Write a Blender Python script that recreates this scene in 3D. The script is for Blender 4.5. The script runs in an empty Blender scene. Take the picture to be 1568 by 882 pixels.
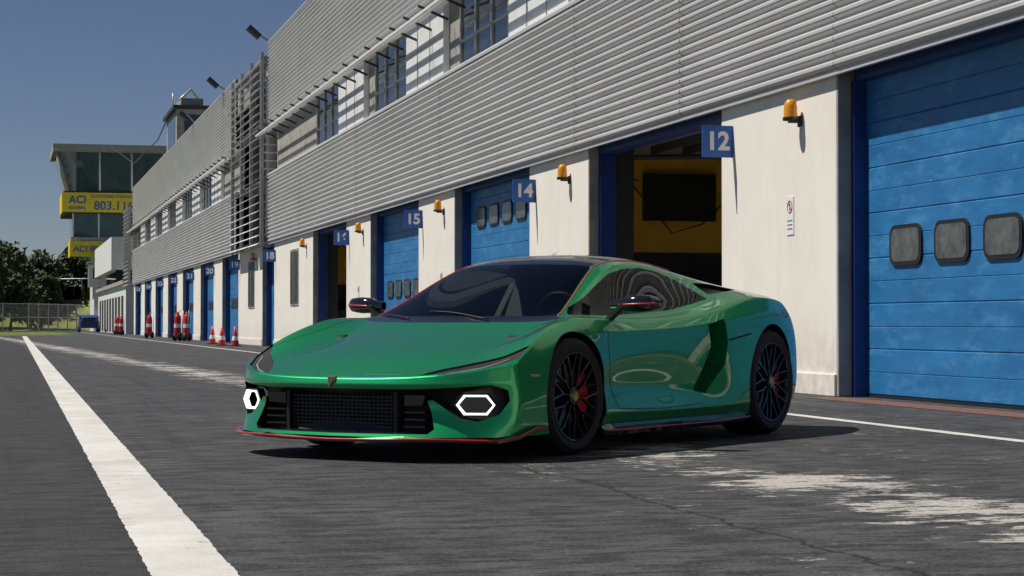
import bpy, bmesh, math, random
from mathutils import Vector, Matrix
from mathutils.bvhtree import BVHTree
random.seed(7)
R=math.radians
scene=bpy.context.scene
scene.view_settings.view_transform='Standard'
scene.view_settings.look='None'
scene.view_settings.exposure=0

# ---------------------------------------------------------------- materials
def newmat(name):
    m=bpy.data.materials.new(name); m.use_nodes=True
    nt=m.node_tree; b=nt.nodes['Principled BSDF']
    return m,nt,b
def N(nt,t,**kw):
    n=nt.nodes.new(t)
    for k,v in kw.items(): setattr(n,k,v)
    return n
def noise(nt,scale,detail=4,rough=.55,vec=None,sc=(1,1,1)):
    n=N(nt,'ShaderNodeTexNoise'); n.inputs['Scale'].default_value=scale
    n.inputs['Detail'].default_value=detail; n.inputs['Roughness'].default_value=rough
    mp=N(nt,'ShaderNodeMapping'); mp.inputs['Scale'].default_value=sc
    tc=N(nt,'ShaderNodeTexCoord')
    nt.links.new(tc.outputs['Object'],mp.inputs['Vector']); nt.links.new(mp.outputs[0],n.inputs['Vector'])
    return n.outputs['Fac']
def ramp(nt,src,p0,p1,c0=(0,0,0,1),c1=(1,1,1,1)):
    r=N(nt,'ShaderNodeValToRGB'); e=r.color_ramp.elements
    e[0].position=p0;e[1].position=p1;e[0].color=c0;e[1].color=c1
    nt.links.new(src,r.inputs[0]); return r.outputs[0]
def mixc(nt,fac,a,b,mode='MIX'):
    m=N(nt,'ShaderNodeMix',data_type='RGBA',blend_type=mode)
    for s,i in ((fac,0),(a,6),(b,7)):
        if isinstance(s,(int,float)): m.inputs[i].default_value=s
        elif isinstance(s,tuple): m.inputs[i].default_value=s
        else: nt.links.new(s,m.inputs[i])
    return m.outputs[2]
def math_(nt,op,a,b=None,clamp=False):
    m=N(nt,'ShaderNodeMath',operation=op); m.use_clamp=clamp
    for s,i in ((a,0),(b,1)):
        if s is None: continue
        if isinstance(s,(int,float)): m.inputs[i].default_value=s
        else: nt.links.new(s,m.inputs[i])
    return m.outputs[0]
def bump(nt,b,h,strength=.3,dist=.01):
    n=N(nt,'ShaderNodeBump'); n.inputs['Strength'].default_value=strength; n.inputs['Distance'].default_value=dist
    nt.links.new(h,n.inputs['Height']); nt.links.new(n.outputs[0],b.inputs['Normal'])
def C(r,g,b): return (r,g,b,1)
def simple(name,col,rough=.5,metal=0,var=.12,scale=3,sc=(1,1,1),coat=0,bmp=0,bscale=60):
    m,nt,b=newmat(name)
    f=noise(nt,scale,4,.6,sc=sc)
    dark=tuple(c*(1-var) for c in col)+(1,); lite=tuple(min(1,c*(1+var)) for c in col)+(1,)
    c=mixc(nt,ramp(nt,f,.3,.7),dark,lite)
    nt.links.new(c,b.inputs['Base Color'])
    b.inputs['Roughness'].default_value=rough; b.inputs['Metallic'].default_value=metal
    b.inputs['Coat Weight'].default_value=coat; b.inputs['Coat Roughness'].default_value=.03
    if bmp: bump(nt,b,noise(nt,bscale,3),bmp,.01)
    return m

M={}
def wallmat():
    m,nt,b=newmat('cream_plaster')
    a=noise(nt,1.2,5,.65); s=noise(nt,3,5,.7,sc=(1,3,.25))
    c=mixc(nt,ramp(nt,a,.3,.75),C(.78,.73,.63),C(.87,.82,.73))
    c=mixc(nt,math_(nt,'MULTIPLY',ramp(nt,s,.55,.78),.25),c,C(.42,.36,.29))
    tc=N(nt,'ShaderNodeTexCoord'); sx=N(nt,'ShaderNodeSeparateXYZ'); nt.links.new(tc.outputs['Object'],sx.inputs[0])
    low=math_(nt,'SUBTRACT',.9,sx.outputs[2],True); low=math_(nt,'MULTIPLY',low,ramp(nt,noise(nt,5,5,.7),.35,.7))
    c=mixc(nt,math_(nt,'MULTIPLY',low,.7),c,C(.36,.31,.25))
    nt.links.new(c,b.inputs['Base Color']); b.inputs['Roughness'].default_value=.85
    return m
M['wall']=wallmat()
M['conc']=simple('grey_concrete',(.33,.31,.28),.85,0,.25,2.5,bmp=.3)
M['clad']=simple('aluminium_cladding',(.55,.54,.52),.45,.2,.07,.8,sc=(1,.4,2))
M['cladback']=simple('dark_joint',(.03,.03,.03),.9)
M['whitepanel']=simple('white_panel',(.72,.72,.70),.6,0,.06)
M['steel']=simple('galvanised_steel',(.42,.42,.42),.4,.4,.15,6)
M['dark']=simple('dark_grey',(.035,.035,.038),.6)
M['black']=simple('matt_black',(.012,.012,.013),.55)
M['rubber']=simple('tyre_rubber',(.016,.016,.017),.7,0,.15,30,bmp=.15)
M['red']=simple('red_paint',(.55,.02,.02),.4,0,.1)
M['yellow']=simple('yellow_sign',(.80,.60,.02),.5)
M['ochre']=simple('ochre_wall',(.78,.45,.04),.8,0,.1)
M['floor']=simple('garage_floor',(.42,.40,.37),.5,0,.2)
M['white']=simple('white_paint',(.8,.8,.78),.5,0,.04)
M['bluesign']=simple('blue_sign',(.01,.10,.42),.35,0,.03)
M['bluetrim']=simple('blue_trim',(.010,.045,.20),.5,0,.15)
def doormat():
    m,nt,b=newmat('blue_door_paint')
    a=noise(nt,1.5,5,.7,sc=(1,.6,2)); s=noise(nt,6,6,.75,sc=(1,.35,1))
    c=mixc(nt,ramp(nt,a,.3,.7),C(.014,.12,.30),C(.022,.19,.43))
    c=mixc(nt,math_(nt,'MULTIPLY',ramp(nt,s,.50,.72),.55),c,C(.10,.34,.58))
    sp=noise(nt,14,6,.8,sc=(1,.25,2))
    c=mixc(nt,math_(nt,'MULTIPLY',ramp(nt,sp,.64,.72),.5),c,C(.45,.56,.66))
    nt.links.new(c,b.inputs['Base Color']); b.inputs['Roughness'].default_value=.5; return m
M['door']=doormat()
def glassy(name,col,rough=.03):
    m,nt,b=newmat(name); f=noise(nt,.9,3)
    c=mixc(nt,ramp(nt,f,.3,.7),tuple(x*.7 for x in col)+(1,),tuple(x*1.3 for x in col)+(1,))
    nt.links.new(c,b.inputs['Base Color']); b.inputs['Roughness'].default_value=rough; b.inputs['Specular IOR Level'].default_value=.8
    return m
M['winglass']=glassy('window_glass',(.02,.028,.032))
M['dirtyglass']=simple('dirty_glass',(.085,.088,.082),.2,0,.6,5)
M['towerglass']=glassy('tower_glass',(.03,.07,.075))
M['orange']=simple('amber_lens',(.75,.30,.01),.25,0,.1)
M['reddirt']=simple('red_gravel',(.16,.07,.05),.9,0,.4,20,bmp=.5)
def asphalt():
    m,nt,b=newmat('asphalt')
    tc=N(nt,'ShaderNodeTexCoord'); sx=N(nt,'ShaderNodeSeparateXYZ'); nt.links.new(tc.outputs['Object'],sx.inputs[0])
    X,Y=sx.outputs[0],sx.outputs[1]
    big=noise(nt,.7,6,.7); mid=noise(nt,6,6,.75,sc=(.5,1.4,1)); fine=noise(nt,50,3,.8)
    c=mixc(nt,ramp(nt,big,.32,.66),C(.040,.040,.043),C(.095,.094,.095))
    c=mixc(nt,ramp(nt,mid,.46,.56),c,C(.020,.020,.022))
    c=mixc(nt,math_(nt,'MULTIPLY',ramp(nt,fine,.52,.68),.6),c,C(.18,.18,.175))
    left=math_(nt,'LESS_THAN',X,.6)
    c=mixc(nt,math_(nt,'MULTIPLY',left,.5),c,C(.020,.019,.017))
    st=noise(nt,2.5,3,.6,sc=(2,.05,1))
    c=mixc(nt,math_(nt,'MULTIPLY',ramp(nt,st,.5,.7),.4),c,C(.016,.016,.017))
    # worn broad painted band, drifting towards the wall close to the camera
    xx=math_(nt,'ADD',X,math_(nt,'MULTIPLY',math_(nt,'SUBTRACT',big,.5),1.4))
    xx=math_(nt,'ADD',xx,math_(nt,'MULTIPLY',Y,.040))
    d=math_(nt,'ABSOLUTE',math_(nt,'SUBTRACT',xx,4.15))
    band=math_(nt,'SUBTRACT',1.0,math_(nt,'DIVIDE',d,1.45),True)
    band=math_(nt,'POWER',band,.33)
    pn=noise(nt,5.5,8,.80,sc=(.75,1.6,1)); pl=noise(nt,1.1,4,.7,sc=(.8,1.3,1))
    k=math_(nt,'ADD',pn,math_(nt,'MULTIPLY',pl,.75))
    k=math_(nt,'MULTIPLY',k,band)
    pm=ramp(nt,k,.845,.865)
    sp=ramp(nt,math_(nt,'ADD',pn,math_(nt,'MULTIPLY',pl,.45)),.86,.875); rgt=math_(nt,'GREATER_THAN',X,2.4)
    sp=math_(nt,'MULTIPLY',sp,rgt)
    allp=math_(nt,'MAXIMUM',pm,sp)
    paint=mixc(nt,ramp(nt,fine,.35,.65),C(.64,.61,.55),C(.30,.28,.25))
    c=mixc(nt,allp,c,paint)
    s2=math_(nt,'ABSOLUTE',math_(nt,'SUBTRACT',math_(nt,'ADD',X,math_(nt,'MULTIPLY',math_(nt,'SUBTRACT',pl,.5),.35)),2.72))
    seam=math_(nt,'LESS_THAN',s2,.012)
    c=mixc(nt,math_(nt,'MULTIPLY',seam,.85),c,C(.008,.008,.008))
    nt.links.new(c,b.inputs['Base Color'])
    b.inputs['Roughness'].default_value=.75; b.inputs['Specular IOR Level'].default_value=.4
    h=math_(nt,'SUBTRACT',math_(nt,'MULTIPLY',fine,.4),math_(nt,'MULTIPLY',mid,1.4))
    bump(nt,b,h,.85,.04)
    return m
M['asphalt']=asphalt()
def linepaint():
    m,nt,b=newmat('road_paint')
    a=noise(nt,9,7,.8,sc=(.6,1,1)); g=noise(nt,60,3,.8); c1=noise(nt,1.1,5,.7)
    c=mixc(nt,ramp(nt,c1,.3,.7),C(.46,.44,.40),C(.70,.68,.64))
    c=mixc(nt,math_(nt,'MULTIPLY',ramp(nt,g,.5,.8),.45),c,C(.3,.29,.27))
    c=mixc(nt,ramp(nt,a,.60,.66),c,C(.09,.09,.085))
    nt.links.new(c,b.inputs['Base Color']); b.inputs['Roughness'].default_value=.75
    bump(nt,b,math_(nt,'ADD',a,g),.4,.01); return m
M['line']=linepaint()
M['grass']=simple('grass',(.05,.11,.025),.95,0,.45,.4)
M['grass2']=simple('dry_grass',(.20,.22,.05),.95,0,.3,1)
def leafmat():
    m,nt,b=newmat('leaves'); f=noise(nt,.5,4)
    c=mixc(nt,ramp(nt,f,.35,.65),C(.018,.035,.012),C(.06,.10,.025))
    nt.links.new(c,b.inputs['Base Color']); b.inputs['Roughness'].default_value=.8; return m
M['leaf']=leafmat()
M['bark']=simple('bark',(.08,.06,.04),.9)
def mesh_wire():
    m,nt,b=newmat('chain_link'); tr=N(nt,'ShaderNodeBsdfTransparent'); mx=N(nt,'ShaderNodeMixShader')
    f=math_(nt,'MULTIPLY',ramp(nt,noise(nt,2,3),.2,.8),.25); f=math_(nt,'ADD',f,.25)
    nt.links.new(f,mx.inputs[0]); nt.links.new(tr.outputs[0],mx.inputs[1]); nt.links.new(b.outputs[0],mx.inputs[2])
    b.inputs['Base Color'].default_value=C(.25,.25,.25)
    nt.links.new(mx.outputs[0],nt.nodes['Material Output'].inputs[0]); return m
M['wire']=mesh_wire()
def paint():
    m,nt,b=newmat('green_metallic_paint')
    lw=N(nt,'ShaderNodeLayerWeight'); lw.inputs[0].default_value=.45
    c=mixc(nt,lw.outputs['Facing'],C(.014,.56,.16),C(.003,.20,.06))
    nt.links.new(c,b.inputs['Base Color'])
    b.inputs['Metallic'].default_value=.68; b.inputs['Roughness'].default_value=.38
    b.inputs['Coat Weight'].default_value=1; b.inputs['Coat Roughness'].default_value=.01; b.inputs['Coat IOR'].default_value=1.6
    return m
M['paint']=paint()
M['gloss']=simple('gloss_black',(.010,.010,.011),.08,0,.1,5,coat=1)
M['rim']=simple('dark_rim',(.012,.012,.013),.3,.2,.1,5,coat=.5)
M['disc']=simple('brake_disc',(.25,.25,.25),.35,.9,.2,30)
M['gold']=simple('gold_badge',(.6,.42,.12),.3,.9)
M['carred']=simple('red_pinstripe',(.6,.015,.02),.3,0,.05,coat=.5)
M['caliper']=simple('red_caliper',(.6,.012,.012),.3,0,.05,coat=.5)
M['interior']=simple('interior_trim',(.02,.02,.02),.6)
M['seat']=simple('seat_grey',(.13,.13,.13),.7)
def carglass():
    m,nt,b=newmat('car_glass')
    nt.nodes.remove(b); t=N(nt,'ShaderNodeBsdfTransparent'); g=N(nt,'ShaderNodeBsdfGlossy'); g.inputs['Roughness'].default_value=.0
    f=noise(nt,1,2); nt.links.new(mixc(nt,f,C(.40,.44,.42),C(.44,.48,.46)),t.inputs[0])
    fr=N(nt,'ShaderNodeFresnel'); fr.inputs[0].default_value=1.42
    mx=N(nt,'ShaderNodeMixShader'); nt.links.new(fr.outputs[0],mx.inputs[0]); nt.links.new(t.outputs[0],mx.inputs[1]); nt.links.new(g.outputs[0],mx.inputs[2])
    nt.links.new(mx.outputs[0],nt.nodes['Material Output'].inputs[0]); return m
M['glass']=carglass()
def emis():
    m,nt,b=newmat('daytime_light'); b.inputs['Base Color'].default_value=C(.9,.9,.9)
    b.inputs['Emission Color'].default_value=C(1,.97,.92); b.inputs['Emission Strength'].default_value=1.3; return m
M['drl']=emis()

# ---------------------------------------------------------------- mesh builder
class MB:
    def __init__(s,name,mats): s.name=name; s.v=[]; s.f=[]; s.mi=[]; s.mats=mats; s.sm=[]
    def mid(s,m):
        if m not in s.mats: s.mats.append(m)
        return s.mats.index(m)
    def add(s,vs,fs,m,smooth=False):
        o=len(s.v); s.v+= [tuple(v) for v in vs]
        for f in fs: s.f.append(tuple(i+o for i in f)); s.mi.append(s.mid(m)); s.sm.append(smooth)
    def box(s,x0,x1,y0,y1,z0,z1,m):
        vs=[(x,y,z) for x in(x0,x1) for y in(y0,y1) for z in(z0,z1)]
        s.add(vs,[(0,1,3,2),(4,6,7,5),(0,4,5,1),(2,3,7,6),(0,2,6,4),(1,5,7,3)],m)
    def obox(s,mat,sx,sy,sz,m):
        vs=[mat@Vector((x*sx/2,y*sy/2,z*sz/2)) for x in(-1,1) for y in(-1,1) for z in(-1,1)]
        s.add(vs,[(0,1,3,2),(4,6,7,5),(0,4,5,1),(2,3,7,6),(0,2,6,4),(1,5,7,3)],m)
    def lathe(s,c,axis,prof,m,n=24,smooth=True,cap=False):
        vs=[];fs=[]
        for r,h in prof:
            for i in range(n):
                a=2*math.pi*i/n; u,w=r*math.cos(a),r*math.sin(a)
                if axis=='z': p=(u,w,h)
                elif axis=='y': p=(u,h,w)
                else: p=(h,u,w)
                vs.append((c[0]+p[0],c[1]+p[1],c[2]+p[2]))
        for k in range(len(prof)-1):
            for i in range(n):
                j=(i+1)%n; fs.append((k*n+i,k*n+j,(k+1)*n+j,(k+1)*n+i))
        if cap:
            fs.append(tuple(range(n))); fs.append(tuple(range((len(prof)-1)*n,len(prof)*n)))
        s.add(vs,fs,m,smooth)
    def tube(s,pts,r,m,n=8,closed=False):
        pts=[Vector(p) for p in pts]; vs=[];fs=[];L=len(pts)
        for i,p in enumerate(pts):
            a=pts[(i-1)%L] if (i>0 or closed) else p; b=pts[(i+1)%L] if (i<L-1 or closed) else p
            d=(b-a); d=d.normalized() if d.length>1e-9 else Vector((1,0,0))
            u=d.cross(Vector((0,0,1)))
            if u.length<1e-3: u=d.cross(Vector((0,1,0)))
            u.normalize(); w=u.cross(d)
            for k in range(n):
                t=2*math.pi*k/n; vs.append(p+u*(r*math.cos(t))+w*(r*math.sin(t)))
        for i in range(L if closed else L-1):
            j=(i+1)%L
            for k in range(n):
                l=(k+1)%n; fs.append((i*n+k,i*n+l,j*n+l,j*n+k))
        if not closed: fs.append(tuple(range(n))); fs.append(tuple(range((L-1)*n,L*n)))
        s.add(vs,fs,m,True)
    def prism(s,poly,p2v,d0,d1,m):
        n=len(poly); vs=[p2v(a,b,d0) for a,b in poly]+[p2v(a,b,d1) for a,b in poly]
        fs=[tuple(range(n)),tuple(range(2*n-1,n-1,-1))]+[(i,(i+1)%n,n+(i+1)%n,n+i) for i in range(n)]
        s.add(vs,fs,m)
    def make(s,parent=None,bevel=0,autosmooth=False):
        me=bpy.data.meshes.new(s.name); me.from_pydata(s.v,[],s.f)
        for m in s.mats: me.materials.append(M[m])
        me.polygons.foreach_set('material_index',s.mi); me.polygons.foreach_set('use_smooth',s.sm)
        bm=bmesh.new(); bm.from_mesh(me); bmesh.ops.recalc_face_normals(bm,faces=bm.faces); bm.to_mesh(me); bm.free()
        if autosmooth: me.set_sharp_from_angle(angle=R(40))
        me.update(); o=bpy.data.objects.new(s.name,me); scene.collection.objects.link(o)
        if parent: o.parent=parent
        if bevel:
            b=o.modifiers.new('bevel','BEVEL'); b.width=bevel; b.segments=2; b.limit_method='ANGLE'
        return o
def empty(name,loc=(0,0,0),rz=0):
    e=bpy.data.objects.new(name,None); scene.collection.objects.link(e); e.location=loc; e.rotation_euler=(0,0,rz); e.empty_display_size=.3; return e
def text(name,body,loc,rot,size,m,parent,ext=.003,bold=0):
    c=bpy.data.curves.new(name,'FONT'); c.body=body; c.size=size; c.extrude=ext; c.align_x='CENTER'; c.align_y='CENTER'; c.offset=bold
    c.materials.append(M[m]); o=bpy.data.objects.new(name,c); scene.collection.objects.link(o); o.location=loc; o.rotation_euler=rot; o.parent=parent; return o

# ---------------------------------------------------------------- ground
def sheet(name,pts,z,m):
    b=MB(name,[m]); b.add([(x,y,z) for x,y in pts],[tuple(range(len(pts)))],m); return b.make()
g=MB('ground',['grass']); g.add([(-1500,-1500,-.012),(1500,-1500,-.012),(1500,2500,-.012),(-1500,2500,-.012)],[(0,1,2,3)],'grass'); g.make()
sheet('pit_lane_road',[(-14,-60),(40,-60),(40,260),(5.2,260),(5.2,150),(4.0,132),(-3,120),(-14,112)],0,'asphalt')
def strip(name,x0,y0,x1,y1,w,m,z=.004,jit=.004):
    n=900; vs=[];fs=[]
    for i in range(n+1):
        t=(i/n)**2.2; x=x0+(x1-x0)*t; y=y0+(y1-y0)*t
        vs+=[(x-w/2+random.uniform(-jit,jit),y,z),(x+w/2+random.uniform(-jit,jit),y,z)]
    for i in range(n): fs.append((2*i,2*i+1,2*i+3,2*i+2))
    b=MB(name,[m]); b.add(vs,fs,m); return b.make()
strip('lane_line_marking',.55,3,1.1,121,.26,'line')
strip('garage_line_marking',6.43,4,6.2,180,.13,'line')
sheet('garage_apron_band',[(8.0,9),(8.42,9),(8.42,19.2),(8.0,19.2)],.004,'reddirt')
for i,(a,b2) in enumerate([(126,131),(138,144),(152,160),(172,185)]):
    sheet('grass_strip' ,[(-60,a),(3.8,a+8),(3.8,b2+8),(-60,b2)],.002,'grass2')

# ---------------------------------------------------------------- pit building
WX=8.43
CX=WX-.07
ZB,ZT=3.40,5.59
UB,UT=7.30,9.95
doors=[(6.0,12.75,'open'),(12.92,19.3,'closed'),(22.8,28.45,'open'),(31.95,37.6,'raised'),(41.1,46.75,'closed'),(50.25,55.9,'open'),(64.3,67.3,'closed')]  # unseen first bay, made open and wide to darken the car's side reflections
far=[(74.5+9.15*k,74.5+9.15*k+5.65) for k in range(7)]
for a,b2 in far: doors.append((a,b2,'closed'))
END=136.8
bld=empty('pit_garage_building')
w=MB('ground_floor_walls',['wall','conc'])
prev=-5.0
for (a,b2,k) in doors:
    w.box(WX,WX+.15,prev,a,.0,3.42,'wall')
    w.box(WX-.03,WX,prev+.0,a,0,.24,'wall')
    w.box(WX+.15,WX+.42,prev,a,0,3.42,'wall') if prev>-5 else None
    w.box(WX-.004,WX+.152,b2,b2+.05,0,3.40,'conc')
    prev=b2+.05
w.box(WX,WX+.42,prev,END,0,3.42,'wall')
w.make(bld,bevel=.012)
tr=MB('door_frames',['bluetrim'])
for (a,b2,k) in doors:
    tr.box(WX+.155,WX+.40,b2-.06,b2-.002,0,3.3,'bluetrim')
    tr.box(WX+.155,WX+.40,a+.002,a+.06,0,3.3,'bluetrim')
    tr.box(WX+.16,WX+.42,a+.06,b2-.06,3.30,3.42,'bluetrim')
tr.make(bld)
DX=WX+.30
def door(y0,y1,zoff,idx):
    d=MB('sectional_door',['door','black','dirtyglass','steel'])
    ph=.235; z=.03+zoff; prof=[]; k=0
    while z<3.30:
        z1=min(z+ph,3.32); g_=.014 if k%2==0 else .006; prof+=[(DX+g_,z),(DX,z+g_),(DX,z1-.008),(DX+.008,z1)]
        z=z1; k+=1
    vs=[];fs=[]
    for x,zz in prof: vs+=[(x,y0+.06,zz),(x,y1-.06,zz)]
    for i in range(len(prof)-1): fs.append((2*i,2*i+1,2*i+3,2*i+2))
    d.add(vs,fs,'door')
    d.box(DX-.005,DX+.05,y0+.07,y1-.07,zoff-.0,zoff+.03,'black')
    wc=1.555+zoff; nW=5; pitch=1.0; L=y1-y0
    if L<4: nW=2
    for k in range(nW):
        yc=y1-.58-.36-.06-k*pitch
        if yc-.36<y0: break
        def rr(hw,hh,r,nn=5):
            pts=[]
            for cx,cz,a0 in ((hw-r,hh-r,0),(-hw+r,hh-r,90),(-hw+r,-hh+r,180),(hw-r,-hh+r,270)):
                for q in range(nn+1):
                    a=R(a0+90*q/nn); pts.append((cx+r*math.cos(a),cz+r*math.sin(a)))
            return pts
        if wc<3.1:
            d.prism(rr(.36,.205,.12),lambda a,b_,t:(t,yc+a,wc+b_),DX-.022,DX-.002,'black')
            d.prism(rr(.315,.165,.09),lambda a,b_,t:(t,yc+a,wc+b_),DX-.026,DX-.018,'dirtyglass')
    d.make(bld)
for i,(a,b2,k) in enumerate(doors):
    if k=='closed': door(a,b2,0,i)
    elif k=='raised': door(a,b2,1.22,i)
    elif k=='open':
        it=MB('garage_interior',['ochre','dark','conc','floor','black'])
        x0,x1=WX+.43,WX+8
        ya,yb=a-.85,b2+(1.7 if a>13 else .1)
        it.box(x1,x1+.1,ya,yb,0,3.5,'ochre')
        it.box(x0,x1,yb,yb+.06,1.9,3.5,'ochre'); it.box(x0,x1,yb,yb+.06,0,1.9,'dark')
        it.box(x0,x1,ya-.04,ya,0,3.5,'ochre')
        it.box(x0,x1,ya,yb,3.46,3.55,'conc')
        it.box(WX+.1,x1,a,b2,.0,.006,'floor')
        if a>13:
            it.box(x0,x0+.3,b2+.1,yb,0,3.4,'dark')
            it.box(x0+.95,x0+2.15,yb-.12,yb-.02,2.40,3.15,'black')
            it.box(x0+.2,x0+3.2,yb-1.0,yb-.3,0,1.15,'dark')
            it.tube([(x0+.3,b2-.1,2.9),(x0+.6,yb-.2,3.1),(x0+1.4,yb-.15,2.2),(x0+1.9,yb-.15,2.35),(x0+2.5,yb-.15,2.9)],.012,'black',6)
        for q in range(2): it.tube([(x0+.25,[a+.2,b2-.1][q],3.25),(x0+4,[a+.2,b2-.1][q],3.36)],.04,'dark')
        for q in range(6): it.box(x0+.5+q*.5,x0+.56+q*.5,a+.1,b2-.1,3.30,3.42,'dark')
        it.make(bld)
ms=MB('building_core',['conc','dark'])
ms.box(WX+.5,WX+12,-5,65.0,3.60,UT-.1,'conc'); ms.box(WX+.5,WX+12,74.5,END,3.60,UT-.1,'conc')
ms.box(WX+8.2,WX+12,-5,END,0,3.6,'conc'); ms.box(WX+.6,WX+12,65.0,74.5,3.6,9.2,'dark')
ms.box(CX+.03,WX+.5,-5,END,3.43,3.60,'dark')
ms.make(bld)
def corr(y0,y1,z0,z1,x,name,seg=4.85,off=0):
    c=MB(name,['clad','cladback'])
    pitch=.128; n=int(round((z1-z0)/pitch)); pitch=(z1-z0)/n
    prof=[]
    for k in range(n):
        z=z0+k*pitch
        for t,dx in ((0,.0),(.10,-.006),(.30,-.046),(.40,-.054),(.62,-.054),(.72,-.046),(.90,-.006)):
            prof.append((x+dx,z+t*pitch))
    prof.append((x,z1))
    ys=[y0]; q=y0+off if off else y0+seg
    while q<y1-.3: ys.append(q); q+=seg
    ys.append(y1)
    for i in range(len(ys)-1):
        a,b_=ys[i]+.008,ys[i+1]-.008; jx=random.uniform(-.003,.003)
        vs=[];fs=[]
        for xx,zz in prof: vs+=[(xx+jx,a,zz),(xx+jx,b_,zz)]
        for k in range(len(prof)-1): fs.append((2*k,2*k+1,2*k+3,2*k+2))
        c.add(vs,fs,'clad',False)
    c.box(x+.006,x+.03,y0,y1,z0,z1,'cladback')
    c.box(x-.058,x+.035,y0,y1,z1+.001,z1+.05,'clad'); c.box(x-.012,x+.035,y0,y1,z0-.045,z0-.002,'clad')
    return c.make(bld)
corr(-5,65.1,ZB,ZT,CX,'lower_cladding',off=4.75)
corr(-5,65.1,UB,UT,CX,'upper_cladding',off=4.75)
corr(74.5,END,ZB,ZT,CX,'lower_cladding_far')
corr(74.5,END,UB,UT-.1,CX,'upper_cladding_far')
wb=MB('window_band',['whitepanel','winglass','steel','conc'])
for (s0,s1,ofs) in ((-5,65.1,37.6),(74.5,END,80.0)):
    wb.box(WX+.20,WX+.24,s0,s1,ZT,UB,'conc')
    wb.box(CX-.05,WX+.22,s0,s1,ZT+.052,ZT+.075,'whitepanel')
    wb.box(CX+.0,WX+.22,s0,s1,UB-.03,UB-.006,'whitepanel')
    k=-8
    while True:
        e=ofs+9.15*k; k+=1
        if e<s0+8: continue
        if e>s1-.3: break
        wb.box(WX+.14,WX+.19,e-3.8,e,ZT+.12,UB-.1,'winglass')
        for j in range(4): 
            yy=e-3.8+3.8*j/3; wb.box(WX+.10,WX+.20,yy-.025,yy+.025,ZT+.09,UB-.06,'steel')
        wb.box(WX+.10,WX+.20,e-3.8,e,ZT+.62,ZT+.65,'steel')
        wb.box(WX+.06,WX+.19,e-7.8,e-4,ZT+.09,UB-.06,'whitepanel')
        for j in range(1,3):
            yy=e-7.8+3.8*j/3; wb.box(WX+.045,WX+.06,yy-.012,yy+.012,ZT+.12,UB-.08,'steel')
        wb.box(WX+.045,WX+.058,e-7.8,e-4,ZT+.95,ZT+.97,'steel')
wb.make(bld)
sh=MB('sunshade_rails',['steel','dark','whitepanel'])
for s0,s1 in ((-5,65.1),(74.5,END)):
    for xo,zz,h in ((-.46,6.86,.05),(-.30,6.92,.03),(-.15,6.98,.03)):
        sh.box(CX+xo,CX+xo+.07,s0,s1,zz,zz+h,'whitepanel')
    y=s0+1.0
    while y<s1:
        mt=Matrix.Translation((CX-.16,y,6.93))@Matrix.Rotation(R(22),4,'Y')
        sh.obox(mt,.66,.035,.05,'dark'); y+=1.52
sh.make(bld)
def louvre(y0,y1,name,z0=3.3,z1=9.55,x=CX-.25):
    l=MB(name,['steel','whitepanel','dark'])
    for t in (0,.33,.66,1):
        yy=y0+(y1-y0)*t; l.box(x,x+.12,yy-.06,yy+.06,z0,z1+.15,'steel')
    z=z0+.1
    while z<z1:
        for q in range(3):
            a=y0+(y1-y0)*(q/3)+.15; b_=y0+(y1-y0)*((q+1)/3)-.15
            mt=Matrix.Translation((x-.02,(a+b_)/2,z))@Matrix.Rotation(R(-30),4,'Y')
            l.obox(mt,.22,b_-a,.02,'whitepanel')
        z+=.27
    for zz in (z0+.1,5.5,7.4,z1): l.box(x+.12,x+.9,y0,y1,zz-.04,zz+.04,'steel')
    l.box(x+.3,x+.9,y0+.1,y0+.9,z0,z1-.2,'steel')
    z=z0+.1
    while z<z1: l.box(x+.12,x+.85,y0-.02,y0+.05,z,z+.05,'whitepanel'); z+=.27
    return l.make(bld)
louvre(65.5,74.2,'louvre_screen')
louvre(137.2,143,'louvre_screen_far',z1=8.6)
sw=MB('wall_windows',['steel','dirtyglass','dark'])
for yc,wd in ((59.6,1.7),(70.4,1.8)):
    sw.box(WX-.02,WX+.002,yc-wd/2,yc+wd/2,1.3,3.0,'steel'); sw.box(WX-.03,WX-.021,yc-wd/2+.07,yc+wd/2-.07,1.37,2.93,'dirtyglass')
    sw.box(WX-.045,WX-.031,yc-.03,yc+.03,1.3,3.0,'steel')
sw.make(bld)
rf=MB('roof_stair_tower',['conc','dark','steel','winglass'])
rf.box(8.9,11.0,108,115,9.5,12.3,'conc'); rf.box(8.7,11.2,107.8,115.2,12.3,12.5,'dark'); rf.box(8.88,8.9,109,114,10.6,12.0,'winglass')
rf.box(9.3,10.9,107.97,107.99,10.6,12.0,'winglass')
rf.box(9.2,10.4,109,113,12.5,13.0,'conc'); rf.tube([(9.2,110,13.0),(9.9,111,13.7),(10.6,112,13.0)],.08,'steel')
rf.tube([(9.0,112,12.3),(9.0,112,13.6)],.03,'steel')
rf.tube([(9.0,112,12.8),(9.5,130,12.6),(9.8,160,13.4),(9.5,190,17.4)],.04,'dark',5)
rf.make(bld)
for yy,zz in ((65.6,9.95),(79,9.85),(92,9.85)):
    fl=MB('roof_floodlight',['dark','steel']); fl.tube([(CX+.2,yy,zz),(CX-.35,yy,zz+.45)],.04,'steel')
    fl.obox(Matrix.Translation((CX-.45,yy,zz+.42))@Matrix.Rotation(R(40),4,'Y'),.5,.45,.16,'dark'); fl.make(bld)

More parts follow.
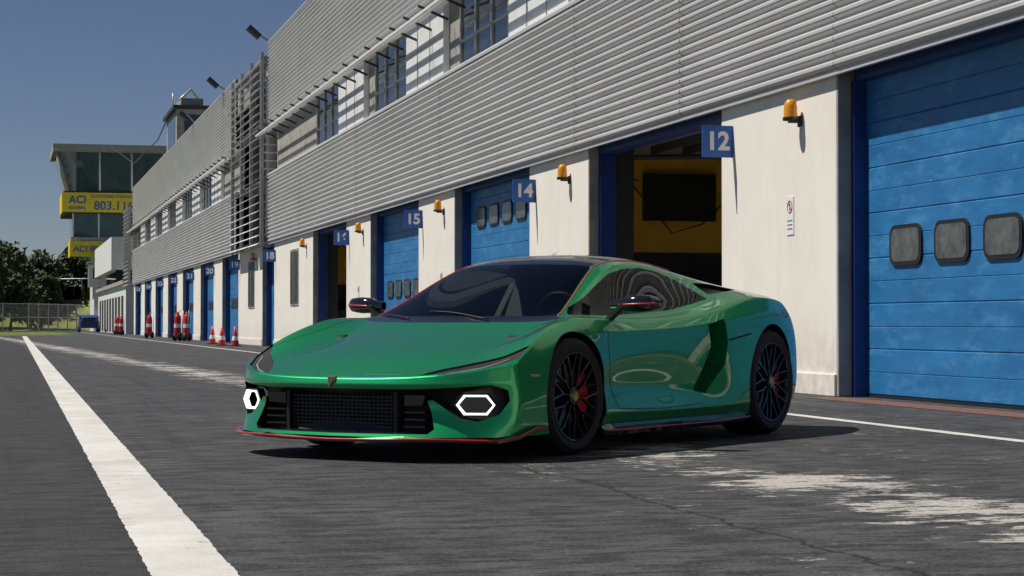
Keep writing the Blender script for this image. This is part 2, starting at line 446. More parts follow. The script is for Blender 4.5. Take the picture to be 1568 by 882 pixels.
nums=[('12',22.4),('14',31.55),('15',40.7),('16',49.85),('18',63.95),('19',74.1)]+[(str(20+k),83.3+9.15*k) for k in range(6)]
for n_,y in nums:
    s=MB('garage_number_sign',['bluesign','white'])
    s.box(-.39,0,-.012,.012,-.19,.19,'bluesign'); 
    for z in (-.12,.12): s.box(-.02,.02,-.02,.02,z-.02,z+.02,'bluesign')
    o=s.make(bevel=.004); o.location=(WX-.002,y,2.94)
    text('number',n_,(-.195,-.0145,-.005),(R(90),0,0),.30,'white',o,.002,.010)
for y in (20.3,29.5,38.6,47.8,57.2,69):
    s=MB('warning_lamp',['orange','dark','steel'])
    s.lathe((-.12,0,0),'z',[(.001,.20),(.035,.195),(.06,.17),(.072,.12),(.075,0)],'orange',20)
    s.lathe((-.12,0,0),'z',[(.085,0),(.085,-.035),(.02,-.04)],'dark',20)
    s.box(-.14,0,-.03,.03,-.06,-.04,'dark'); s.box(-.02,0,-.05,.05,-.10,.02,'dark')
    o=s.make(); o.location=(WX-.002,y,3.02)
for i,(y,z) in enumerate(((20.6,1.96),(30.4,1.7),(38.8,1.6),(48.4,1.5))):
    s=MB('wall_notice_sign',['white','red','black']); s.box(-.008,0,-.10,.10,-.21,.21,'white')
    t=[(math.cos(a),math.sin(a)) for a in [2*math.pi*k/20 for k in range(20)]]
    s.tube([(-.010,.065*c,.10+.065*d) for c,d in t],.006,'red',6,True)
    s.obox(Matrix.Translation((-.011,0,.10))@Matrix.Rotation(R(45),4,'X'),.004,.12,.010,'red')
    s.box(-.011,-.009,-.010,.010,.06,.14,'black')
    for q in range(3): s.box(-.010,-.009,-.07,.07,-.06-q*.045,-.050-q*.045,'black')
    o=s.make(); o.location=(WX-.002,y,z)

# ---------------------------------------------------------------- control tower
tw=empty('race_control_tower')
t=MB('tower_structure',['conc','towerglass','whitepanel','dark','yellow','steel'])
Y0=193
t.box(4.3,16,Y0-1,Y0+12,17.0,17.7,'conc')
def frust(xb,xt,xr,zb,zt,m,y0=Y0,y1=Y0+11):
    vs=[(xb,y0,zb),(xr,y0,zb),(xr,y1,zb),(xb,y1,zb),(xt,y0-.4,zt),(xr,y0-.4,zt),(xr,y1,zt),(xt,y1,zt)]
    t.add(vs,[(0,1,5,4),(1,2,6,5),(2,3,7,6),(3,0,4,7),(0,3,2,1),(4,5,6,7)],m)
frust(5.7,4.7,15.2,13.3,17.0,'towerglass')
for k in range(4):
    xb=5.68+k*3.0; t.tube([(xb if k else 5.65,Y0-.05,13.3),(4.68 if k==0 else xb-.05,Y0-.45,17.0)],.10,'whitepanel',6)
t.tube([(5.65,Y0,13.3),(4.65,Y0-.4,17)],.2,'conc',6)
t.box(5.3,15.2,Y0-.2,Y0+11,11.2,13.3,'dark')
t.box(5.25,12.2,Y0-.35,Y0-.22,11.3,13.15,'yellow'); t.box(5.15,5.28,Y0-.2,Y0+8,11.3,13.15,'yellow')
t.box(6.2,13,Y0+.3,Y0+10,8.8,11.2,'towerglass')
for xx in (6.2,8.6,11): t.box(xx-.07,xx+.07,Y0+.2,Y0+.3,8.8,11.2,'whitepanel')
t.box(6.0,13,Y0+.1,Y0+10,8.6,8.95,'conc')
t.box(6.0,9.0,Y0-.1,Y0+.05,7.1,8.55,'yellow'); t.box(5.9,6.02,Y0,Y0+5,7.1,8.55,'yellow')
t.box(8.2,13,Y0+.6,Y0+10,0,8.6,'whitepanel')
t.box(7.6,11.4,Y0-1,Y0+.6,4.2,6.3,'whitepanel'); t.box(7.4,11.5,Y0-1.2,Y0+.6,6.3,6.5,'conc'); t.box(8,11.2,Y0-1.02,Y0-.99,5.0,6.0,'winglass')
t.box(8.8,9.4,Y0-1,Y0+.5,0,4.2,'whitepanel'); t.box(9.6,10.8,Y0+.55,Y0+.59,.2,3,'dark')
t.make(tw)
rz=(R(90),0,0)
text('sign_text','ACI',(6.6,Y0-.37,12.45),rz,1.0,'bluesign',tw,.02,.02); text('sign_text_small','GLOBAL',(6.6,Y0-.37,11.7),rz,.42,'bluesign',tw,.02,.005)
text('sign_number','803.116',(9.95,Y0-.37,11.9),rz,1.15,'bluesign',tw,.02,.012); text('sign_caption','SOCCORSO STRADALE',(9.95,Y0-.37,12.8),rz,.40,'bluesign',tw,.02,.004)
text('sign_text_low','ACI 80',(7.4,Y0-.12,7.8),rz,.8,'bluesign',tw,.02,.01)
an=MB('annex_building',['whitepanel','conc','winglass','dark'])
an.box(8.43,14,146,190,0,3.6,'whitepanel'); an.box(8.2,14,146,190,3.6,3.9,'conc')
for k in range(9): an.box(8.40,8.43,149+k*4.4,151.6+k*4.4,.1,2.8,'dark')
an.box(8.1,14,160,190,5.0,7.6,'whitepanel'); an.box(8.43,14,160,190,3.9,5.0,'winglass')
an.make()

# ---------------------------------------------------------------- clutter
def cone(x,y):
    s=MB('traffic_cone',['red','white','black']); s.box(-.18,.18,-.18,.18,0,.03,'black')
    s.lathe((0,0,0),'z',[(.14,.03),(.11,.2)],'red',16); s.lathe((0,0,0),'z',[(.11,.2),(.085,.34)],'white',16); s.lathe((0,0,0),'z',[(.085,.34),(.03,.66),(.001,.665)],'red',16)
    o=s.make(); o.location=(x,y,.0)
for x,y in ((7.4,73.8),(7.5,67.2),(7.25,69.0)): cone(x,y)
def ext(x,y):
    s=MB('fire_extinguisher_trolley',['red','black','steel','white'])
    s.lathe((0,0,0),'z',[(.001,.12),(.12,.12),(.16,.2),(.16,.85),(.12,.98),(.04,1.02),(.04,1.1),(.001,1.1)],'red',16)
    s.lathe((0,0,0),'z',[(.162,.5),(.162,.65)],'white',16)
    for sx in(-.2,.2): s.lathe((0,sx,.15),'y',[(.001,-.03),(.15,-.03),(.15,.03),(.001,.03)],'black',16)
    s.tube([(.15,-.15,.1),(.22,-.15,1.15),(.22,.15,1.15),(.15,.15,.1)],.015,'steel',6)
    s.tube([(-.05,0,1.08),(-.2,.1,.9),(-.18,.1,.5)],.015,'black',6)
    o=s.make(); o.location=(x,y,0); o.scale=(.9,.9,1.15); o.rotation_euler=(0,0,random.uniform(-1,1))
for x,y in ((7.3,88),(7.5,90),(7.6,86.8),(7.4,133),(7.3,137),(7.6,140),(7.2,104)): ext(x,y)
def smallcar():
    e=empty('small_blue_hatchback',(7.0,176,0),R(90))
    b=MB('body',['bluetrim','winglass','rubber','dark'])
    secs=[(-1.9,.70,.35,.75,.85),(-1.8,.80,.25,.85,1.30),(-1.2,.85,.22,.9,1.48),(0,.85,.22,.9,1.5),(.6,.85,.22,.9,1.38),(1.1,.84,.22,.88,.98),(1.7,.78,.25,.75,.80),(1.9,.68,.35,.6,.65)]
    vs=[];fs=[]
    for x,wd,zb,zm,zt in secs:
        wt=wd*.78 if zt>1.1 else wd*.9
        vs+=[(x,-wd,zb),(x,-wd,zm),(x,-wt,zt),(x,wt,zt),(x,wd,zm),(x,wd,zb)]
    for i in range(len(secs)-1):
        for k in range(5): fs.append((i*6+k,i*6+k+1,i*6+k+7,i*6+k+6))
    fs+=[(0,1,2,3,4,5),tuple(range(42,48))]
    b.add(vs,fs,'bluetrim',True)
    b.prism([(-1.6,.93),(.9,.93),(.45,1.32),(-1.4,1.38)],lambda a,c,t_:(a,t_,c),-.80,.80,'winglass')
    b.obox(Matrix.Translation((-1.86,0,1.08))@Matrix.Rotation(R(14),4,'Y'),.03,1.15,.36,'winglass')
    for sy in(-.66,.66): b.box(-1.92,-1.86,sy-.1,sy+.1,.72,.9,'dark')
    for wx in(-1.2,1.2):
        for sy in(-.8,.8): b.lathe((wx,sy,.3),'y',[(.001,-.1),(.3,-.1),(.3,.1),(.001,.1)],'rubber',18)
    b.make(e,bevel=.03,autosmooth=True)
smallcar()

fe=MB('chain_link_fence',['steel','wire'])
pts=[(-70,150),(-20,168),(2,182),(7.5,196)]
for i in range(len(pts)-1):
    a=Vector(pts[i]+(0,)); b_=Vector(pts[i+1]+(0,)); L=(b_-a).length; n=int(L/2.5)
    for k in range(n):
        p=a.lerp(b_,k/n); fe.box(p.x-.05,p.x+.05,p.y-.05,p.y+.05,0,2.6,'steel')
    fe.add([a,b_,b_+Vector((0,0,2.5)),a+Vector((0,0,2.5))],[(0,1,2,3)],'wire')
    for zz in (.05,1.3,2.5): fe.tube([a+Vector((0,0,zz)),b_+Vector((0,0,zz))],.035,'steel',5)
fe.make()
hl=MB('embankment',['grass2','steel'])
vs=[(-80,200,0),(60,215,0),(60,222,5.2),(30,222,5.2),(-2,222,4.6),(-10,222,2.0),(-80,222,1.0),(60,260,5),(-80,260,1)]
hl.add(vs,[(0,1,2,3,4,5,6),(6,5,4,3,2,7,8)],'grass2',True)
hl.tube([(-3,221,5.4),(30,221,6.0)],.06,'steel',6)
for k in range(12): hl.box(-2+k*2.5,-1.9+k*2.5,221,221.1,4.4,5.6,'steel')
hl.make()
tv=MB('distant_tree_row',['leaf','bark'])
def tree(x,y,h,wd):
    tv.tube([(x,y,0),(x+.2,y,h*.3),(x-.1,y,h*.6)],.22,'bark',6)
    cl=[]
    for k in range(30):
        a=random.uniform(0,6.28); t_=random.random(); z=h*(.18+.78*t_); rr=wd*.5*math.sin(math.pi*min(.98,(.18+.8*t_)))**.6*random.uniform(.3,1.0)
        c=Vector((x+rr*math.cos(a),y+rr*math.sin(a),z)); cl.append(c)
        if k%4==0: tv.tube([(x,y,h*.3),((x+c.x)/2,(y+c.y)/2,z*.75),tuple(c)],.06,'bark',4)
    vs=[];fs=[]
    for c in cl:
        cr=wd*random.uniform(.11,.20)
        for q in range(85):
            d=Vector((random.gauss(0,1),random.gauss(0,1),random.gauss(0,.8))).normalized()*cr*random.uniform(.5,1.05)
            p=c+d; s_=random.uniform(.2,.4)
            u=Vector((random.gauss(0,1),random.gauss(0,1),random.gauss(0,1))).normalized(); v_=u.orthogonal().normalized()
            o=len(vs); vs+=[p+u*s_,p-u*s_*.6+v_*s_,p-u*s_*.6-v_*s_]; fs.append((o,o+1,o+2))
    tv.add(vs,fs,'leaf')
for (x,y,h,wd) in [(-22,212,9.5,8),(-16,205,9,7.5),(-11.5,214,9.0,8),(-7.0,208,10,8),(-3.0,214,9.4,8),(.5,206,8.2,7),(-9,226,10.5,9),(-1,228,9.6,9),(4,224,8.0,7),(7,228,8.6,7),(11,230,9.0,8),(-27,216,10,9),(2.5,212,6.5,6),(-5,232,11,10),(-13,222,10.5,9)]:
    tree(x,y,h,wd)
tv.make()
lp=MB('lamp_pole',['steel']); lp.tube([(-1.5,183,0),(-1.5,183,5.2)],.06,'steel'); lp.make()

# ---------------------------------------------------------------- CAR
car=empty('green_sports_car',(3.545,12.79,0),math.atan2(-.687,-.726))
ring0=[(2.42,0,.462),(2.405,.30,.464),(2.365,.52,.472),(2.285,.70,.488),(2.16,.86,.512),(1.99,.958,.545),(2.0,.978,.44),(2.0,.985,.36),(2.01,.985,.29),(2.03,.978,.21),(2.04,.965,.14)]
S=[ring0,
 [(2.27,0,.518),(2.25,.29,.518),(2.21,.50,.521),(2.13,.68,.528),(2.0,.83,.558),(1.87,.94,.612),(1.87,.975,.50),(1.87,.985,.39),(1.87,.985,.30),(1.88,.98,.21),(1.88,.965,.14)],
 [(2.0,0,.612),(1.99,.27,.612),(1.96,.47,.606),(1.90,.64,.598),(1.82,.78,.628),(1.74,.912,.682),(1.74,.97,.575),(1.74,.985,.43),(1.74,.98,.31),(1.74,.975,.21),(1.74,.96,.14)],
]
def st(x,*p): return [(x,)+q for q in p]
S+=[
 st(1.55,(0,.705),(.26,.703),(.45,.69),(.62,.672),(.75,.705),(.88,.750),(.965,.65),(.982,.49),(.98,.34),(.975,.22),(.96,.14)),
 st(1.33,(0,.772),(.26,.770),(.45,.760),(.62,.740),(.75,.764),(.87,.802),(.958,.71),(.978,.54),(.975,.36),(.97,.22),(.95,.14)),
 [(1.27,0,.797),(1.25,.28,.796),(1.18,.52,.795),(1.12,.70,.798),(1.12,.78,.803),(1.12,.865,.808),(1.12,.945,.72),(1.12,.962,.55),(1.12,.955,.36),(1.12,.955,.23),(1.12,.93,.15)],
 [(1.16,0,.850),(1.14,.28,.847),(1.07,.53,.838),(1.02,.685,.824),(1.0,.78,.808),(.97,.868,.802),(.97,.938,.71),(.95,.942,.55),(.93,.918,.38),(.93,.95,.24),(.93,.92,.15)],
 st(.75,(0,1.02),(.27,1.015),(.53,.980),(.635,.932),(.775,.806),(.865,.796),(.932,.71),(.930,.56),(.898,.37),(.95,.24),(.92,.15)),
 st(.35,(0,1.192),(.27,1.187),(.495,1.160),(.585,1.120),(.77,.812),(.86,.796),(.930,.72),(.920,.55),(.880,.36),(.95,.23),(.92,.14)),
 st(0,(0,1.232),(.27,1.228),(.485,1.203),(.575,1.156),(.775,.824),(.87,.805),(.935,.73),(.918,.55),(.885,.35),(.955,.23),(.92,.14)),
 st(-.35,(0,1.226),(.27,1.22),(.475,1.192),(.565,1.138),(.78,.85),(.885,.828),(.950,.75),(.940,.55),(.925,.35),(.965,.23),(.93,.14)),
 st(-.65,(0,1.19),(.26,1.185),(.47,1.152),(.58,1.095),(.78,.905),(.91,.875),(.975,.78),(.985,.57),(.98,.37),(.98,.23),(.95,.15)),
 st(-1.0,(0,1.12),(.26,1.115),(.46,1.10),(.61,1.058),(.765,.98),(.90,.94),(.985,.82),(1.0,.60),(.998,.40),(.988,.24),(.96,.15)),
 st(-1.33,(0,1.05),(.26,1.05),(.45,1.05),(.61,1.028),(.76,.992),(.885,.952),(.975,.85),(1.000,.66),(.995,.42),(.985,.26),(.96,.17)),
 st(-1.7,(0,.995),(.26,.995),(.45,1.0),(.60,.998),(.735,.98),(.85,.938),(.925,.83),(.955,.64),(.955,.43),(.95,.30),(.92,.20)),
 st(-2.02,(0,.975),(.26,.975),(.45,.980),(.57,.978),(.67,.955),(.76,.905),(.825,.80),(.855,.64),(.86,.47),(.86,.34),(.84,.24)),
 st(-2.25,(0,.97),(.24,.97),(.40,.97),(.49,.965),(.56,.945),(.63,.885),(.69,.78),(.72,.66),(.73,.5),(.73,.38),(.7,.28)),
]
bm=bmesh.new(); V=[]
for s in S: V.append([bm.verts.new(p) for p in s])
NR=11
for i in range(len(S)-1):
    for j in range(NR-1): bm.faces.new((V[i][j],V[i+1][j],V[i+1][j+1],V[i][j+1]))
offs=[None,.012,-.035,-.04,.0,.03]; zs=[None,.430,.355,.285,.205,.14]
P=[[None]*6 for _ in range(6)]
for i in range(6):
    for j in range(6):
        if j==0: P[i][j]=V[0][i]
        elif i==5: P[i][j]=V[0][5+j]
        else:
            x0,y0,_=ring0[i]; zz=zs[j] + (ring0[5+j][2]-zs[j])*(i/5)**2
            P[i][j]=bm.verts.new((x0+offs[j],y0,zz))
for i in range(5):
    for j in range(5): bm.faces.new((P[i][j],P[i+1][j],P[i+1][j+1],P[i][j+1]))
ct=[[None]*6 for _ in range(6)]
lr=len(S)-1
for i in range(6):
    for j in range(6):
        if j==0: ct[i][j]=V[lr][i]
        elif i==5: ct[i][j]=V[lr][5+j]
        else:
            y0=S[lr][i][1]; zz=[.97,.80,.68,.52,.40,.30][j]; ct[i][j]=bm.verts.new((-2.27+(.03 if j>2 else 0),y0*(1+.1*j/5),zz))
for i in range(5):
    for j in range(5): bm.faces.new((ct[i][j],ct[i][j+1],ct[i+1][j+1],ct[i+1][j]))
cl=bm.edges.layers.float.new('crease_edge')
def crease(a,b_,v):
    e=bm.edges.get((a,b_))
    if e: e[cl]=v
for j in range(5): crease(V[0][j],V[0][j+1],.95); crease(V[lr][j],V[lr][j+1],.8); crease(P[j][1],P[j+1][1],.75)
for j in range(5,10): crease(V[0][j],V[0][j+1],.35)
for j in range(3): crease(V[5][j],V[5][j+1],.45)
for i in range(0,5): crease(V[i][3],V[i+1][3],.75)
for i in range(6,12): crease(V[i][4],V[i+1][4],.85); crease(V[i][3],V[i+1][3],.8)
for i in range(0,5): crease(V[i][5],V[i+1][5],.65)
for i in range(5,15): crease(V[i][5],V[i+1][5],.45)
for i in range(5,14): crease(V[i][6],V[i+1][6],.6)
for i in range(5,11): crease(V[i][8],V[i+1][8],.4)
for i in range(5,12): crease(V[i][9],V[i+1][9],.8)
for i in range(0,6): crease(V[i][9],V[i+1][9],.5)
me=bpy.data.meshes.new('cage'); bm.to_mesh(me); bm.free()
cage=bpy.data.objects.new('cage',me); scene.collection.objects.link(cage)
ss=cage.modifiers.new('s','SUBSURF'); ss.levels=3; ss.render_levels=3; ss.boundary_smooth='PRESERVE_CORNERS'
dg=bpy.context.evaluated_depsgraph_get(); dense=bpy.data.meshes.new_from_object(cage.evaluated_get(dg))
bpy.data.objects.remove(cage)
bm=bmesh.new(); bm.from_mesh(dense)
for v in bm.verts:
    if abs(v.co.y)<1e-3: v.co.y=0
bmesh.ops.recalc_face_normals(bm,faces=bm.faces)
fm=max(bm.faces,key=lambda f:f.calc_center_median().y)
if fm.normal.y<0: bmesh.ops.reverse_faces(bm,faces=bm.faces)
bm.normal_update()
AX={'side':(0,2),'top':(0,1),'front':(1,2)}
def inpoly(p,poly):
    x,y=p; c=False; n=len(poly); j=n-1
    for i in range(n):
        xi,yi=poly[i]; xj,yj=poly[j]
        if (yi>y)!=(yj>y) and x<(xj-xi)*(y-yi)/(yj-yi)+xi: c=not c
        j=i
    return c
def sdist(p,a,b_):
    p=Vector(p);a=Vector(a);b_=Vector(b_); d=b_-a; t_=max(0,min(1,(p-a).dot(d)/max(d.length_squared,1e-12))); return (p-(a+d*t_)).length
def knife(poly,proj,filt,rad=.075):
    i0,i1=AX[proj]; n=len(poly)
    for k in range(n):
        a,b_=poly[k],poly[(k+1)%n]
        fs=[]
        for f in bm.faces:
            c=f.calc_center_median()
            if filt(f,c) and sdist((c[i0],c[i1]),a,b_)<rad: fs.append(f)
        if not fs: continue
        es=set(e for f in fs for e in f.edges); vs=set(v for f in fs for v in f.verts)
        co=Vector((0,0,0)); co[i0]=a[0]; co[i1]=a[1]; no=Vector((0,0,0)); no[i0]=-(b_[1]-a[1]); no[i1]=b_[0]-a[0]
        if no.length<1e-9: continue
        bmesh.ops.bisect_plane(bm,geom=fs+list(es)+list(vs),dist=1e-5,plane_co=co,plane_no=no.normalized())
    bm.normal_update()
    out=[]
    for f in bm.faces:
        c=f.calc_center_median()
        if filt(f,c) and inpoly((c[i0],c[i1]),poly): out.append(f)
    return out
def recess(fs,vec,mi,wallmi=None):
    old=set(bm.faces)-set(fs)
    r=bmesh.ops.extrude_face_region(bm,geom=fs)
    top=set(g_ for g_ in r['geom'] if isinstance(g_,bmesh.types.BMFace))
    vs=[g_ for g_ in r['geom'] if isinstance(g_,bmesh.types.BMVert)]
    bmesh.ops.translate(bm,verts=vs,vec=vec)
    orig=[f for f in fs if f.is_valid and f not in top]
    if orig: bmesh.ops.delete(bm,geom=orig,context='FACES_ONLY')
    kill=[]
    for f in bm.faces:
        if f not in old:
            f.material_index=mi if (f in top or wallmi is None) else wallmi; f.smooth=(f in top)
            if all(abs(v.co.y)<1e-4 for v in f.verts): kill.append(f)
    if kill: bmesh.ops.delete(bm,geom=kill,context='FACES')
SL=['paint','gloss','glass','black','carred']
for f in bm.faces: f.smooth=True
def arch(cx,cz,r,ymin):
    poly=[(cx+r*math.cos(2*math.pi*k/56),cz+r*math.sin(2*math.pi*k/56)) for k in range(56)]
    fs=knife(poly,'side',lambda f,c:c.y>ymin and abs(c.x-cx)<r+.1)
    bmesh.ops.delete(bm,geom=fs,context='FACES')
    es=[e for e in bm.edges if e.is_boundary and all(abs(math.hypot(v.co.x-cx,v.co.z-cz)-r)<.004 and v.co.y>ymin-.05 for v in e.verts)]
    r2=bmesh.ops.extrude_edge_only(bm,edges=es); vs=[g_ for g_ in r2['geom'] if isinstance(g_,bmesh.types.BMVert)]
    for v in vs: 
        v.co.y-=.05; d=Vector((v.co.x-cx,v.co.z-cz)).normalized()*(r+.004); v.co.x=cx+d.x; v.co.z=cz+d.y
    for g_ in r2['geom']:
        if isinstance(g_,bmesh.types.BMFace): g_.material_index=3; g_.smooth=True
arch(1.33,.345,.378,.83)
arch(-1.33,.364,.402,.80)
ws=[(1.235,-.01),(1.22,.20),(1.175,.40),(1.12,.56),(1.06,.655),(.99,.645),(.70,.575),(.40,.505),(.36,.48),(.40,.3),(.42,-.01)]
for f in knife(ws,'top',lambda f,c:c.z>.78 and f.normal.z>.2): f.material_index=2
cw=[(1.33,-.01),(1.315,.25),(1.26,.48),(1.19,.64),(1.12,.73),(1.06,.655),(1.12,.56),(1.175,.40),(1.22,.20),(1.235,-.01)]
for f in knife(cw,'top',lambda f,c:c.z>.72 and f.normal.z>.2): f.material_index=1
rfp=[(.42,-.01),(.40,.3),(.36,.48),(0,.495),(-.35,.485),(-.7,.475),(-1.0,.46),(-1.25,.42),(-1.55,.40),(-1.9,.38),(-2.1,.34),(-2.1,-.01)]
for f in knife(rfp,'top',lambda f,c:c.z>.9 and f.normal.z>.2): f.material_index=1
dlo=[(1.02,.818),(.92,.868),(.72,.932),(.52,1.014),(.33,1.085),(.12,1.122),(-.12,1.132),(-.35,1.112),(-.55,1.06),(-.66,1.0),(-.74,.935),(-.5,.898),(-.2,.858),(.2,.836),(.6,.818)]
for f in knife(dlo,'side',lambda f,c:c.y>.5 and f.normal.y>.15 and c.z>.79): f.material_index=2
fs=knife([(-.76,1.045),(-.80,.965),(-1.0,.985),(-1.32,1.006),(-1.05,1.042)],'side',lambda f,c:c.y>.5 and c.z>.9)
recess(fs,(0,-.05,-.01),3)
fs=knife([(-.38,.76),(-.60,.80),(-.63,.64),(-.595,.50),(-.36,.31),(-.22,.33),(-.35,.50),(-.42,.62)],'side',lambda f,c:c.y>.8)
recess(fs,(.0,-.13,0),3,0)
fr_=lambda f,c:c.x>1.9 and f.normal.x>.05
fs=knife([(-.01,.405),(.5,.405),(.72,.415),(.88,.428),(.94,.40),(.945,.34),(.905,.265),(.82,.225),(.73,.245),(.60,.345),(.57,.34),(.63,.185),(.60,.158),(-.01,.155)],'front',fr_)
recess(fs,(-.10,0,0),3)
fs=knife([(2.335,.53),(2.255,.70),(2.12,.85),(1.95,.94),(1.80,.925),(1.94,.84),(2.08,.70),(2.21,.6)],'top',lambda f,c:c.x>1.75 and f.normal.z>.2 and c.z>.45)
recess(fs,(-.0,0,-.012),3)
fs=knife([(-.01,.86),(.52,.86),(.62,.80),(.60,.55),(.52,.30),(-.01,.30)],'front',lambda f,c:c.x<-2.2 and f.normal.x<-.5)
recess(fs,(.05,0,0),3)
bm.normal_update()
bvh=BVHTree.FromBMesh(bm)
def hit(o,d):
    r=bvh.ray_cast(Vector(o),Vector(d)); return r[0],r[1]
body_me=bpy.data.meshes.new('car_body'); bm.to_mesh(body_me); bm.free()
body_me.set_sharp_from_angle(angle=R(38))
for s_ in SL: body_me.materials.append(M[s_])
body=bpy.data.objects.new('body_shell',body_me); scene.collection.objects.link(body); body.parent=car
mm=body.modifiers.new('mirror','MIRROR'); mm.use_axis=(False,True,False); mm.use_clip=True; mm.merge_threshold=.0005

def dens(pts,n=8):
    out=[]
    for i in range(len(pts)-1):
        for k in range(n):
            t_=k/n; out.append(tuple(pts[i][q]+(pts[i+1][q]-pts[i][q])*t_ for q in range(2)))
    out.append(pts[-1]); return out
trim=MB('trim_lines',['black','carred','steel'])
def sline(pts,proj,r,m,off=0.0,mir=True):
    out=[]
    def flush(o):
        if len(o)>1:
            trim.tube(o,r,m,6)
            if mir: trim.tube([Vector((q.x,-q.y,q.z)) for q in o],r,m,6)
    for a,b_ in dens(pts):
        if proj=='side': h,nn=hit((a,2,b_),(0,-1,0))
        elif proj=='top': h,nn=hit((a,b_,3),(0,0,-1))
        else: h,nn=hit((4,a,b_),(-1,0,0))
        if h is None: continue
        if out and (out[-1]-h).length>.12: flush(out); out=[]
        out.append(h+nn*off)
    flush(out)
sline([(1.06,.668),(.99,.658),(.70,.588),(.40,.518),(.36,.500),(0,.507),(-.35,.497),(-.7,.487)],'top',.0042,'carred',.001)
sline([(.90,.79),(.93,.66),(.88,.45),(.80,.25)],'side',.003,'black',-.001)
sline([(.80,.25),(.2,.235),(-.28,.25)],'side',.003,'black',-.001)
sline([(-.65,.66),(-.95,.70)],'side',.007,'black')
sline([(2.395,.0),(2.385,.12),(2.355,.17),(2.335,.40),(2.25,.58)],'top',.0022,'black',-.0005)
sline([(1.86,.90),(1.70,.83),(1.50,.785),(1.2,.775)],'top',.0022,'black',-.0005)
sline([(1.78,.475),(1.87,.478)],'side',.008,'steel',-.003)
# headlight inner light bars
sline([(2.30,.585),(2.215,.70),(2.10,.81),(1.95,.89)],'top',.005,'steel',.001)
trim.make(car)
sp=MB('front_splitter',['gloss','carred'])
edge=[(1.70,.985),(1.85,1.0),(2.02,1.0),(2.14,.93),(2.25,.80),(2.37,.62),(2.43,.50),(2.45,.30),(2.46,0)]
full=edge+[(x,-y) for x,y in reversed(edge[:-1])]
inner=[(x-.10 if abs(y)<.93 else x,y*.86) for x,y in full]
n=len(full)
def zof(x,y): return .108+ (.03 if abs(y)>.9 else 0)*min(1,max(0,(2.1-x)/.25))*2.0 + .012*(1-min(1,abs(abs(y)-.55)/.4))
vs=[(x,y,zof(x,y)) for x,y in full]+[(x,y,zof(x,y)+.018) for x,y in full]+[(x,y,.112) for x,y in inner]+[(x,y,.165) for x,y in inner]
fs=[]
for i in range(n-1): fs+=[(i,i+1,n+i+1,n+i),(n+i,n+i+1,3*n+i+1,3*n+i),(i,i+1,2*n+i+1,2*n+i)]
sp.add(vs,fs,'gloss')
sp.tube([(x+.002,y,zof(x,y)+.014) for x,y in full],.006,'carred',6)
sp.make(car)
sk=MB('side_skirts',['gloss','carred'])
for s_ in (1,-1):
    pl=[(.98,.95),(.90,.985),(.2,.985),(-.5,1.0),(-.88,1.012),(-.93,.98)]
    up=[(x,s_*y,.125+.015*(x<-.6)) for x,y in pl]; dn=[(x,s_*(y-.02),.10+.015*(x<-.6)) for x,y in pl]; inn=[(x,s_*(y-.15),.13) for x,y in pl]; top=[(x,s_*(y-.05),.165) for x,y in pl]
    k=len(pl); sk.add(up+dn+inn+top,[(i,i+1,k+i+1,k+i) for i in range(k-1)]+[(k+i,k+i+1,2*k+i+1,2*k+i) for i in range(k-1)]+[(i,i+1,3*k+i+1,3*k+i) for i in range(k-1)],'gloss')
    sk.tube([(x,y+s_*.002,z+.003) for x,y,z in up],.006,'carred',6)
sk.make(car)
ub=MB('underbody',['black'])
ub.box(-2.1,2.25,-.60,.60,.105,.15,'black'); ub.box(-.90,.92,-.90,.90,.106,.151,'black')
ub.box(-.90,.95,-.80,.80,.16,.50,'black'); ub.box(-2.15,-.92,-.56,.56,.16,.86,'black'); ub.box(.95,2.05,-.56,.56,.16,.50,'black')
for cx,cz,r in ((1.33,.345,.40),(-1.33,.364,.425)):
    for s_ in (1,-1):
        nn=28; vs=[];fs=[]
        for k in range(nn+1):
            a=R(-25+230*k/nn)
            for yy in (.60,.90): vs.append((cx+r*math.cos(a),s_*yy,min(cz+r*math.sin(a),.70 if cx>0 else .80)))
        for k in range(nn): fs.append((2*k,2*k+1,2*k+3,2*k+2))
        ub.add(vs,fs,'black',True)
        ub.box(cx-.40,cx+.40,min(s_*.58,s_*.60),max(s_*.58,s_*.60),.15,.60 if cx>0 else .78,'black')
ub.make(car)
it=MB('cabin_interior',['interior','seat','black','carred'])
it.box(-.9,1.0,-.74,.74,.50,.53,'interior')
it.prism([(1.12,.55),(1.14,.765),(.98,.79),(.80,.785),(.66,.74),(.62,.60),(.66,.52)],lambda a,b_,t_:(a,t_,b_),-.66,.66,'interior')
it.prism([(.60,.52),(.62,.62),(.1,.64),(-.5,.66),(-.5,.52)],lambda a,b_,t_:(a,t_,b_),-.13,.13,'interior')
it.prism([(-.62,.5),(-.60,1.02),(-.66,1.05),(-.9,1.0),(-.9,.5)],lambda a,b_,t_:(a,t_,b_),-.55,.55,'interior')
for s_ in(.37,-.37):
    it.prism([(.20,.52),(.22,.60),(-.15,.60),(-.30,.62),(-.50,1.0),(-.52,1.10),(-.44,1.12),(-.40,1.02),(-.20,.70),(.0,.66),(.2,.67),(.25,.60),(.24,.52)],lambda a,b_,t_:(a,t_,b_),s_-.20,s_+.20,'seat')
    for q in (-1,1):
        it.prism([(-.34,.64),(-.55,1.04),(-.44,1.05),(-.18,.76),(.12,.72),(.12,.62)],lambda a,b_,t_:(a,t_,b_),s_+q*.21,s_+q*.26,'seat')
cs=[(.50+.06*math.sin(a),.37+.17*math.cos(a),.80+.16*math.sin(a)) for a in [2*math.pi*k/24 for k in range(24)]]
it.tube(cs,.016,'black',8,True); it.tube([(.50,.22,.80),(.50,.52,.80)],.014,'black'); it.tube([(.50,.37,.80),(.7,.37,.74)],.03,'black')
it.box(.36,.40,-.10,.10,1.09,1.14,'black')
